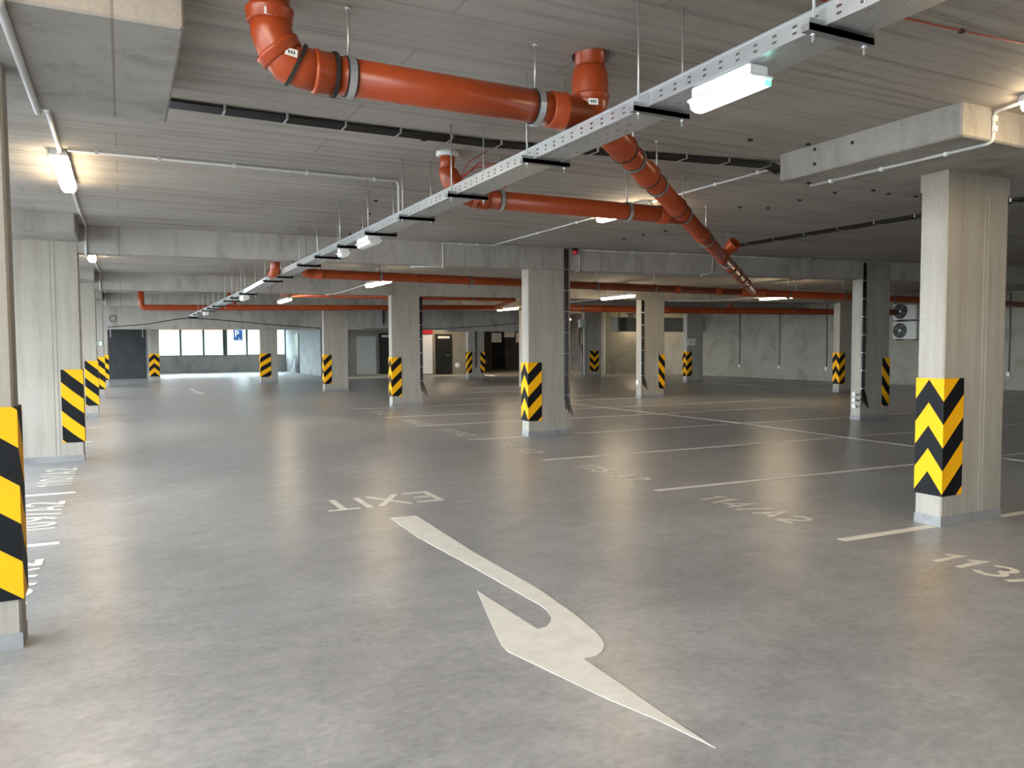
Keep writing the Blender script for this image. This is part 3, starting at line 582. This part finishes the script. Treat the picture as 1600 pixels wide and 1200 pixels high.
# E: far run, with the upper parallel pipe joining it
rE = .085
pE = thing('drain_pipe', 'bright orange far pipe below the last beam, bending up at its end', 'pipe', (.55, 24.7, 2.68), 'orange drain pipes under the ceiling')
MB().tube([(.52, 24.7, 3.21), (.52, 24.7, 2.85)]+arc((.52, 24.7, 2.85), (.53, 24.7, 2.68), (.9, 24.7, 2.685), 6, .14)+[(5.6, 24.2, 2.74), (11.6, 23.7, 2.83)], rE, 20).build('pipe', 'orange_pvc', pE)
for x in (1.3, 3.3, 5.8, 8.2): sock(pE, (x, 24.7-(x-.9)*.0935, 2.685+(x-.9)*.0136), (1, -.09, 0), rE, .14)
for x in (2.6, 4.6, 6.9, 9.2): clamp(pE, (x, 24.7-(x-.9)*.0935, 2.685+(x-.9)*.0136), (1, -.09, 0), rE)
for x in (2.9, 3.05): MB().tube([(x, 24.5, 2.72), (x, 24.5, 3.21)], .05, 14).build('branch', 'orange_pvc', pE)
pF = thing('drain_pipe', 'thin red pipe above the far orange pipe ending in an elbow', 'pipe', (3.9, 21.5, 2.9), 'orange drain pipes under the ceiling')
MB().tube([(3.9, 21.6, 2.955), (9.9, 20.9, 2.93)]+arc((9.9, 20.9, 2.93), (10.65, 20.85, 2.93), (11.3, 23.2, 2.85), 6, .3)+[(11.3, 23.6, 2.84)], .07, 18).build('pipe', 'orange_pvc', pF)
for x in (5.2, 7.4, 9.3): clamp(pF, (x, 21.6-.117*(x-3.9), 2.955-.004*(x-3.9)), (1, -.1, 0), .07)
pG = thing('drain_pipe', 'long red pipe in front of the pale side wall', 'pipe', (11.6, 21, 2.7), 'orange drain pipes under the ceiling')
MB().tube([(11.4, 20.9, 2.70), (16.5, 20.7, 2.68), (22.6, 19.4, 2.66), (25.28, 18.95, 2.66)], .105, 20).build('pipe', 'orange_pvc', pG)
for x, y in ((13, 20.84), (15.6, 20.73), (18.2, 20.34), (21, 19.75)): clamp(pG, (x, y, 2.685), (1, -.1, 0), .105); sock(pG, (x+.6, y-.03, 2.683), (1, -.1, 0), .105, .16)
MB().tube([(18.6, 20.25, 2.7), (18.6, 20.25, 3.21)], .05, 14).build('branch', 'orange_pvc', pG)

# ------------------------------------------------------------------ cables, conduits, wires
def flat_bundle(name, label, path, n, r, clipstep, along='x'):
    t = thing(name, label, 'cable', tuple(path[0]))
    for i in range(n):
        o = (i-(n-1)/2)*r*2.05
        P = [((x, y+o, z-.003*(i % 3)) if along == 'x' else (x+o, y, z-.003*(i % 3))) for x, y, z in path]
        MB().tube(P, r, 8).build('cable', 'black_cable', t)
    tot = 0
    for a, b_ in zip(path, path[1:]):
        A, B = Vector(a), Vector(b_); L = (B-A).length; s = clipstep-tot
        while s < L:
            p = A.lerp(B, s/L); h = n*r*1.06+.004
            if along == 'x': MB().box(p.x-.008, p.x+.008, p.y-h, p.y+h, p.z-r-.010, p.z-r-.006).box(p.x-.008, p.x+.008, p.y-h, p.y-h+.004, p.z-r-.01, ZC).box(p.x-.008, p.x+.008, p.y+h-.004, p.y+h, p.z-r-.01, ZC).build('cable_clip', 'galvanised', t)
            else: MB().box(p.x-h, p.x+h, p.y-.008, p.y+.008, p.z-r-.010, p.z-r-.006).box(p.x-h, p.x-h+.004, p.y-.008, p.y+.008, p.z-r-.01, ZC).build('cable_clip', 'galvanised', t)
            s += clipstep
        tot = (tot+L) % clipstep
    return t
flat_bundle('cable_bundle', 'flat bundle of black cables clipped across the ceiling between drop panels', [(.25, 5.72, 3.18), (1.2, 5.75, 3.18), (2.7, 5.74, 3.18), (3.5, 5.6, 3.18), (4.6, 5.42, 3.18), (5.3, 5.28, 3.165), (5.36, 5.2, 3.10)], 6, .011, .42)
flat_bundle('cable_bundle', 'black cables beside a grey conduit running along the ceiling beyond the tall column', [(9.22, 3.0, 3.18), (9.22, 6.0, 3.18), (9.2, 9.9, 3.18)], 6, .013, .6, 'y')
flat_bundle('cable_bundle', 'black cables crossing the ceiling beyond the tall column drop panel', [(7.9, 4.9, 3.13), (9.2, 4.85, 3.13), (12, 4.5, 3.13)], 3, .011, .5)
def conduit(path, label, r=.012, mat='grey_conduit', clips=(), bend=.05, name='conduit', cat='conduit'):
    P = [Vector(path[0])]
    for a, b_, c in zip(path, path[1:], path[2:]):
        rr_ = min(bend, (Vector(b_)-Vector(a)).length*.45, (Vector(c)-Vector(b_)).length*.45); P += arc(a, b_, c, 4, rr_)
    P.append(Vector(path[-1])); t = thing(name, label, cat, tuple(path[0])); MB().tube(P, r, 10).build('tube', mat, t)
    for c in clips: MB().bbox(c[0]-.014, c[0]+.014, c[1]-.014, c[1]+.014, c[2]-.018, c[2]+.022, .003).build('pipe_clip', 'white_plastic', t)
    return t
conduit([(-.36, 7.44, 3.183), (2.42, 7.44, 3.183), (2.50, 7.44, 3.183), (2.50, 7.44, 2.76)], 'grey conduit crossing from side lamp and dropping to the cable tray', clips=[(x, 7.44, 3.183) for x in (-.15, .33, .95, 1.6, 2.25)], bend=.08)
conduit([(5.47, 5.35, 3.183), (5.47, 7.24, 3.183)], 'short grey conduit between the black cable bundle and a ceiling lamp', clips=[(5.47, 5.6, 3.183), (5.47, 6.2, 3.183)])
bf = lambda x, k, r=.012: rowy(x, k)-r+.002      # just touching the face of beam k
conduit([(5.47, 8.32, 3.183), (5.47, bf(5.47, 1), 3.183), (4.62, bf(4.62, 1), 3.183), (4.62, bf(4.62, 1), 2.809), (4.4, bf(4.4, 1)+.06, 2.809), (4.15, bf(4.15, 1)+.2, 2.809)], 'grey conduit along the ceiling then down the first beam', clips=[(5.47, y, 3.183) for y in (8.9, 10)]+[(5.2, bf(5.2, 1), 3.183), (4.9, bf(4.9, 1), 3.183), (4.62, bf(4.62, 1)+.02, 2.812)], bend=.03)
conduit([(5.53, 5.02, 2.958), (5.53, 3.399, 2.958), (5.53, 3.399, 3.17), (5.47, 3.16, 3.17)], 'grey conduit under the drop panel of the tall column, rising to the lamp', clips=[(5.53, y, 2.957) for y in (4.8, 4.3, 3.75)]+[(5.53, 3.39, 3.05), (5.53, 3.39, 3.12)], bend=.05)
conduit([(-.41, 3.30, 3.18), (-.41, 3.792, 3.18), (-.41, 3.792, 2.951), (-.41, 5.468, 2.951), (-.41, 5.468, 3.18)], 'thick grey conduit under the side drop panel', r=.02, clips=[(-.41, 4.6, 2.956)], bend=.03)
conduit([(-.41, 5.46, 3.182), (-.42, 7.48, 3.182)], 'thick grey conduit between side drop panel and lamp', r=.018, clips=[(-.41, 6.2, 3.182)])
def over_beam(x, k, r=.016): y = bf(x, k, r); return [(x, y, 3.184), (x, y, 2.806), (x, y+.24+2*r-.004, 2.806), (x, y+.24+2*r-.004, 3.184)]
conduit([(-.42, 8.96, 3.184)]+over_beam(-.40, 1)+[(-.43, 14.56, 3.184)], 'grey conduit from first side lamp dropping over the beam', r=.016, clips=[(-.41, 10.5, 3.184)], bend=.03)
conduit([(-.42, 16.04, 3.184)]+over_beam(-.40, 2)+over_beam(-.42, 3)+[(-.42, 28.96, 3.184)], 'grey conduit from second side lamp dropping over the beams beyond', r=.016, bend=.03)
conduit([(7.06, rowy(7.06, 1)-.03, 3.185), (8.0, rowy(8, 1)-.02, 3.172), (9.2, rowy(9.2, 1)-.02, 3.185), (10.6, rowy(10.6, 1)-.02, 3.17), (12.9, rowy(12.9, 1)-.02, 3.182)], 'untidy grey cable along the top of the beam beside the red beacon', r=.009, clips=[(x, rowy(x, 1)-.015, 3.178) for x in (8.1, 8.9, 10.6, 11.9)])
conduit([(7.09, rowy(7.09, 1)-.013, 3.15), (7.09, rowy(7.09, 1)-.013, 2.83), (7.0, rowy(7.0, 1)-.013, 2.80)], 'short grey conduit down the beam beside three black cables', r=.012, bend=.04)
conduit([(9.75, rowy(9.75, 1)-.013, 3.15), (9.75, rowy(9.75, 1)-.013, 2.86), (9.5, rowy(9.5, 1)-.013, 2.80)], 'short grey conduit down the beam near the diagonal pipe', r=.012, bend=.06)
conduit([(4.65, 15.93, 2.85), (4.62, 18.3, 2.80), (4.5, 19.08, 2.809)], 'thin grey conduit feeding the lamp below the second beam', r=.012, bend=.1)
conduit([(11.85, 17.93, 2.85), (11.85, 18.15, 2.808), (11.86, 18.5, 2.808), (12.0, 21.5, 2.83), (12.1, 23.56, 2.85)], 'thin grey conduit leading away from the lamp by the cable ladder', r=.011)
conduit([(15.5, 15.73, 2.80), (15.3, 17.6, 2.80), (14.2, 18.1, 2.809)], 'thin grey conduit feeding the lamp beyond the diagonal pipe', r=.011)
conduit([(x, bf(x, 4, .016), z) for x, z in ((-.5, 2.33), (.9, 2.445), (2.25, 2.72), (3.25, 2.67), (5.5, 2.47), (7.64, 2.32))], 'dark cable hanging in swags across the deep back beam', r=.016, mat='black_cable', name='hanging_cable', cat='cable', bend=.5)
conduit([(x, bf(x, 4, .014), z) for x, z in ((9.5, 2.30), (12.0, 2.28), (13.23, 2.32), (14.06, 2.37), (14.9, 2.42), (17.3, 2.62))], 'dark cable sagging across the beam before the lobby', r=.014, mat='black_cable', name='hanging_cable', cat='cable', bend=.5)
conduit([(.78, 36.0, ZC), (.78, 36, 1.95)], 'thin white cord hanging before the black wall', r=.012, mat='white_plastic', name='pull_cord', cat='cord'); 
conduit([(-.42, 36.0, ZC), (-.42, 36, 1.95)], 'thin white cord hanging near the side columns', r=.012, mat='white_plastic', name='pull_cord', cat='cord')
# cables clipped down the columns
def col_cables(x, y, n, z0, z1, label, gap=.032, r=.010, step=.36, curl=True):
    t = thing('riser_cable', label, 'cable', (x, y, z0))
    for i in range(n):
        xx = x+i*gap; P = [(xx, y-r, z1), (xx, y-r-.004*(i % 2), (z0+z1)/2), (xx, y-r, z0+.22), (xx+.012*(i+1), y-r-.01, z0+.1), (xx+.03*(i+1), y-r, z0-.05*i)]
        if not curl: P = P[:3]
        MB().tube(P, r, 8).build('cable', 'black_cable', t)
    z = z0+.25
    while z < z1-.05:
        MB().box(x-.022, x+(n-1)*gap+.022, y-2*r-.006, y, z, z+.016).build('cable_clip', 'galvanised', t); z += step
    return t
col_cables(6.805, 11.48, 3, .42, 3.19, 'three black cables clipped down the front of a column by the beacon')
col_cables(6.86, 18.86, 4, .38, 2.8, 'black cables clipped down the column behind bay number 118', .02)
col_cables(13.255, 10.67, 4, .38, 3.15, 'black cables down the column with the white junction boxes', .022)
col_cables(13.256, 18.04, 4, .4, 2.8, 'black cable ladder down the column near the side wall', .022)
col_cables(14.63, 32.745, 1, .3, 2.2, 'single black conduit down the column beside the lobby door', r=.03, curl=False)
col_cables(10.35, rowy(10.35, 4), 1, 2.25, 3.15, 'dark pipe drop on the deep beam above the white door', r=.04, curl=False)
for k, z in enumerate((.52, .40, .28)):
    jb_ = thing('junction_box', 'small white junction box on column base, %s of three' % ('top', 'middle', 'lowest')[k], 'junction box', (13.215, 10.80, z-.04), 'white junction boxes on the column')
    MB().bbox(13.185, 13.229, 10.755, 10.845, z-.045, z+.045, .006).build('box', 'white_plastic', jb_); MB().bbox(13.178, 13.187, 10.765, 10.835, z-.036, z+.036, .003).build('lid', 'white_plastic', jb_)
    MB().tube([(13.2, 10.755, z), (13.2, 10.70, z-.02), (13.23, 10.64, z+.03), (13.27, 10.65, z+.12)], .008, 8).build('lead', 'black_cable', jb_)
j2 = thing('junction_box', 'small white junction box on column with black cable ladder', 'junction box', (13.2, 18.1, .45)); MB().bbox(13.18, 13.229, 18.1, 18.2, .4, .52, .006).build('box', 'white_plastic', j2); MB().bbox(13.172, 13.182, 18.112, 18.188, .412, .508, .003).build('lid', 'white_plastic', j2)
# red beacon
rb = thing('alarm_beacon', 'small red alarm beacon in the corner of beam and column', 'beacon', (6.98, 11.41, 3.2)); MB().bbox(6.94, 7.02, 11.37, 11.46, 3.16, 3.2, .006).build('base', 'black_plastic', rb)
MB().tube([(6.98, 11.41, 3.165), (6.98, 11.41, 3.125), (6.98, 11.41, 3.095), (6.98, 11.41, 3.085)], [.05, .048, .032, .01], 14).build('dome', 'red_plastic', rb)
# black plugs set in the slab
for x, y in ((5.11, 4.69-.02), (4.57, 4.77), (3.52, 4.94), (7.0, 6.02), (7.0, 6.51), (6.69, 7.15), (7.04, 7.04), (7.09, 9.08), (7.06, 8.45), (7.03, 9.54), (7.01, 10.01), (3.04, 11.3), (3.35, 10.74), (2.97, 10.4), (2.79, 9.46), (2.62, 8.6), (2.2, 5.9)):
    MB().bbox(x-.02, x+.02, y-.013, y+.013, ZC-.018, ZC+.004, .003).build('ceiling_plug', 'black_plastic', ceiling)
for x, y in ((6.53, 5.0), (6.26, 4.95), (6.9, 4.98), (5.45, 4.97)): MB().bbox(x-.018, x+.018, y-.012, y+.012, 2.955, 2.975, .003).build('ceiling_plug', 'black_plastic', ceiling)
for y, z in ((4.67, 3.16), (4.67, 3.04), (4.3, 3.13)): MB().bbox(5.178, 5.195, y-.012, y+.012, z-.012, z+.012, .003).build('ceiling_plug', 'black_plastic', ceiling)
rw = thing('alarm_wire', 'thin red alarm wire with black clips along the ceiling', 'wire', (2.6, 2.73, 3.19)); MB().tube([(1.2, 2.82, 3.19), (2.9, 2.71, 3.188), (4.0, 2.635, 3.19), (5.1, 2.55, 3.19)], .004, 6).build('wire', 'red_wire', rw)
for x in (1.6, 2.3, 2.9, 3.46, 4.0, 4.7): MB().bbox(x-.016, x+.016, 2.90-.065*x-.01, 2.90-.065*x+.012, 3.18, ZC+.002, .003).build('wire_clip', 'black_plastic', rw)
rw = thing('alarm_wire', 'loops of thin red alarm wire beside the white ceiling collar', 'wire', (2.7, 6.0, 3.0))
for k in range(3): MB().tube([(2.60, 6.14, 2.98-.02*k), (2.72, 6.02-.02*k, 3.05+.02*k), (2.86, 5.95, 3.06+.01*k), (3.0, 5.98+.02*k, 2.96-.02*k), (2.98, 6.05, 2.90)], .004, 6).build('wire', 'red_wire', rw)
MB().tube([(2.62, 6.14, 3.0), (2.66, 6.06, 3.1), (2.80, 6.0, 3.19)], .004, 6).build('wire', 'red_wire', rw)
# small plates and signs
def plate(name, label, cat, x0, x1, y, z0, z1, mat, t_=.012, text=None, tm='sign_white', axis='y'):
    t = thing(name, label, cat, ((x0+x1)/2, y, z0)); MB().bbox(x0, x1, y-t_, y, z0, z1, .002).build('plate', mat, t)
    if text: text_mesh(text, 'lettering', tm, t, ((x1-x0)*.62, (z1-z0)*.62), (x0+(x1-x0)*.19, y-t_, z0+(z1-z0)*.19), (1, 0, 0), (0, 0, 1), .001)
    return t
plate('number_plate', 'small round white plate with black number on far column', 'sign', 20.23, 20.62, 24.477, 1.5, 1.76, 'sign_white', text='2)', tm='sign_green')
t = plate('exit_sign', 'small green running man exit sign on side column', 'sign', -.78, -.54, 26.748, 1.58, 1.74, 'sign_green'); MB().box(-.73, -.66, 26.730, 26.736, 1.60, 1.72).build('figure', 'sign_white', t); MB().box(-.63, -.55, 26.730, 26.736, 1.59, 1.73).build('arrow_field', 'sign_white', t)
t = plate('parking_sign', 'blue square P parking sign on a post outside the window', 'sign', 6.1, 6.62, 49.9, 1.92, 2.56, 'sign_blue', .02, text=None)
text_mesh('P', 'lettering', 'sign_white', t, (.22, .36), (6.19, 49.88, 2.14), (1, 0, 0), (0, 0, 1), .002); MB().box(6.42, 6.50, 49.876, 49.88, 1.98, 2.02).box(6.38, 6.41, 49.876, 49.88, 2.0, 2.09).build('wheelchair_symbol', 'sign_white', t)
MB().tube([(6.36, 49.93, -.2), (6.36, 49.93, 2.5)], .035, 10).build('post', 'galvanised', t)
plate('red_box_sign', 'small red sign box above the bright lobby cabinet', 'sign', 13.45, 14.0, 36.81, 2.13, 2.32, 'red_plastic', .2)
for x0, x1, z0, z1, y, lab in ((16.95, 17.5, 1.69, 2.17, 35.9, 'pale hanging board before the recess door'), (17.52, 18.1, 1.95, 2.30, 35.6, 'bright hanging board beside the recess'), (18.5, 19.0, 1.69, 2.17, 36.2, 'pale hanging board close to the columns')):
    t = plate('hanging_sign', lab, 'sign', x0, x1, y, z0, z1, 'white_board', .02); MB().tube([(x0+.08, y-.01, z1), (x0+.08, y-.01, ZC)], .006, 6).tube([(x1-.08, y-.01, z1), (x1-.08, y-.01, ZC)], .006, 6).build('hanger', 'steel_rod', t)
t = thing('pipe_stub', 'grey ring of a capped pipe in the deep back beam', 'pipe', (-.3, 33.9, 2.67)); MB().ring((-.3, rowy(-.3, 4)-.01, 2.67), (0, 1, 0), .10, .145, .04, 20).build('rim', 'frame_metal', t); MB().tube([(-.3, rowy(-.3, 4)-.012, 2.67), (-.3, rowy(-.3, 4)+.01, 2.67)], .1, 20).build('cap', 'duct_grey', t)
# wall conduits with socket, side wall
for y, lab in ((27.45, 'thin dark conduit with socket beside the far numbered column'), (25.0, 'thin dark conduit with socket in the middle of the pale wall'), (22.45, 'thin dark conduit with socket beside the zigzag column'), (15.15, 'thin dark conduit with socket nearest the fan units')):
    t = thing('wall_socket', lab, 'socket', (25.78, y, .5)); MB().tube([(25.785, y, .55), (25.785, y, 3.15)], .022, 8).build('conduit', 'frame_metal', t); MB().bbox(25.74, 25.8, y-.06, y+.06, .44, .58, .008).build('socket_box', 'white_plastic', t)
# air conditioning units on the side wall
def ac(z0, label):
    t = thing('fan_unit', label, 'fan unit', (25.6, 18.7, z0), 'fan units on the side wall')
    MB().bbox(25.4, 25.76, 18.2, 19.15, z0, z0+.64, .02).build('casing', 'ac_white', t)
    c = (25.385, 18.84, z0+.32); r = MB().tube([(25.395, 18.84, z0+.32), (25.40, 18.84, z0+.32)], .27, 24).build('fan_opening', 'ac_grille', t)
    for rr2 in (.10, .16, .22, .27): MB().ring(c, (1, 0, 0), rr2-.006, rr2+.006, .008, 24).build('grille_ring', 'ac_grille', r)
    for k in range(4):
        a = k*math.pi/2+.4; P = [(25.392, 18.84+.04*math.cos(a-.5), z0+.32+.04*math.sin(a-.5)), (25.39, 18.84+.24*math.cos(a-.25), z0+.32+.24*math.sin(a-.25)), (25.394, 18.84+.24*math.cos(a+.3), z0+.32+.24*math.sin(a+.3)), (25.394, 18.84+.04*math.cos(a+.5), z0+.32+.04*math.sin(a+.5))]
        MB().poly(P, [[0, 1, 2, 3]]).build('fan_blade', 'frame_metal', r, solid=.004)
    MB().tube([(25.375, 18.84, z0+.32), (25.39, 18.84, z0+.32)], .05, 14).build('hub', 'ac_white', r)
    for y in (18.35, 19.0): MB().box(25.4, 25.8, y-.02, y+.02, z0-.04, z0+.002).build('bracket', 'dark_steel', t)
ac(1.68, 'lower white fan unit on the side wall'); ac(2.38, 'upper white fan unit behind the red pipe')
# post with boxes beside the far column
t = thing('service_post', 'thin post with white box and loose cables beside far column', 'post', (19.35, 31.0, 0)); MB().tube([(19.35, 31.0, 0), (19.35, 31.0, 2.75)], .045, 10).build('post', 'galvanised', t); MB().bbox(19.1, 19.45, 30.86, 30.96, 2.35, 2.72, .01).build('control_box', 'white_plastic', t)
for k in range(3): MB().tube([(19.25-.05*k, 30.9, 2.4), (19.15-.04*k, 30.88, 1.9), (19.2+.04*k, 30.88, 1.3-.15*k), (19.3, 30.92, 1.6)], .012, 8).build('loose_cable', 'black_cable', t)
t = thing('pallet_stack', 'low stack of boards left on the far floor', 'pallet', (17.6, 32.0, 0)); 
for k in range(3): MB().box(17.2, 18.5, 31.6+.05*k, 32.5, .02+.05*k, .055+.05*k).build('board', 'cardboard', t)
for x in (17.25, 17.85, 18.4): MB().box(x, x+.08, 31.62, 32.45, 0, .021).build('bearer', 'cardboard', t)
t = thing('floor_cable', 'loose grey cable hanging down the grey wall to the floor', 'cable', (8.9, 46.9, 0)); MB().tube([(9.03, 46.4, 1.0), (8.95, 46.6, .5), (8.85, 46.9, .1), (8.5, 47.3, .015)], .015, 8).build('cable', 'black_cable', t)
for x, y, lab in ((15.2, 36.79, 'round pale bin lid by the lobby door'), (19.8, 43.38, 'small pale socket beside the recess door')):
    t = thing('wall_light', 'small round white wall fitting, ' + lab.split(' by ')[-1] if 0 else lab.replace('bin lid', 'wall fitting'), 'fitting', (x+.2, y, .5)); MB().tube([(x+.2, y, .52), (x+.2, y-.05, .52), (x+.2, y-.06, .52)], [.12, .11, .08], 14).build('cover', 'sign_white', t); MB().ring((x+.2, y-.01, .52), (0, 1, 0), .115, .135, .02, 14).build('rim', 'white_plastic', t)

# ------------------------------------------------------------------ outside
struct(MB().box(-60, 60, Y1+.2, 56, -.4, -.1).box(-60, X0-.2, -40, 56, -.4, -.1).build('ground_outside', 'paving'), 'paved ground outside the garage')
struct(MB().poly([(-60, 56, -.1), (70, 56, -.1), (70, 110, 6.0), (-60, 110, 6.0), (-60, 56, -.6), (70, 56, -.6), (70, 110, -.6), (-60, 110, -.6)], [[0, 1, 2, 3], [7, 6, 5, 4], [0, 4, 5, 1], [1, 5, 6, 2], [2, 6, 7, 3], [3, 7, 4, 0]]).build('ground_bank', 'grass'), 'sloping grass bank beyond the windows')
def house(x0, x1, y0, z0, z1, mat, label):
    t = thing('apartment_house', label, 'building', ((x0+x1)/2, y0, z0)); MB().box(x0, x1, y0, y0+8, z0, z1).build('walls', mat, t); MB().box(x0-.4, x1+.4, y0-.4, y0+8.4, z1, z1+.35).build('roof', 'house_orange', t)
    nx = int((x1-x0)//2.2)
    for i in range(nx):
        for j in range(int((z1-z0)//3)):
            x = x0+.7+i*2.2; z = z0+1+j*3; f = MB().box(x, x+1.1, y0-.05, y0+.02, z, z+1.5).build('window', 'sign_white', t); MB().box(x+.08, x+1.02, y0-.06, y0-.05, z+.08, z+1.42).build('pane', 'house_glass', f)
house(3, 10.5, 84, 2.5, 12, 'house_orange', 'orange apartment house seen through the first window panes'); house(13, 26, 90, 3, 15, 'house_render', 'pale apartment house beyond the parking sign')
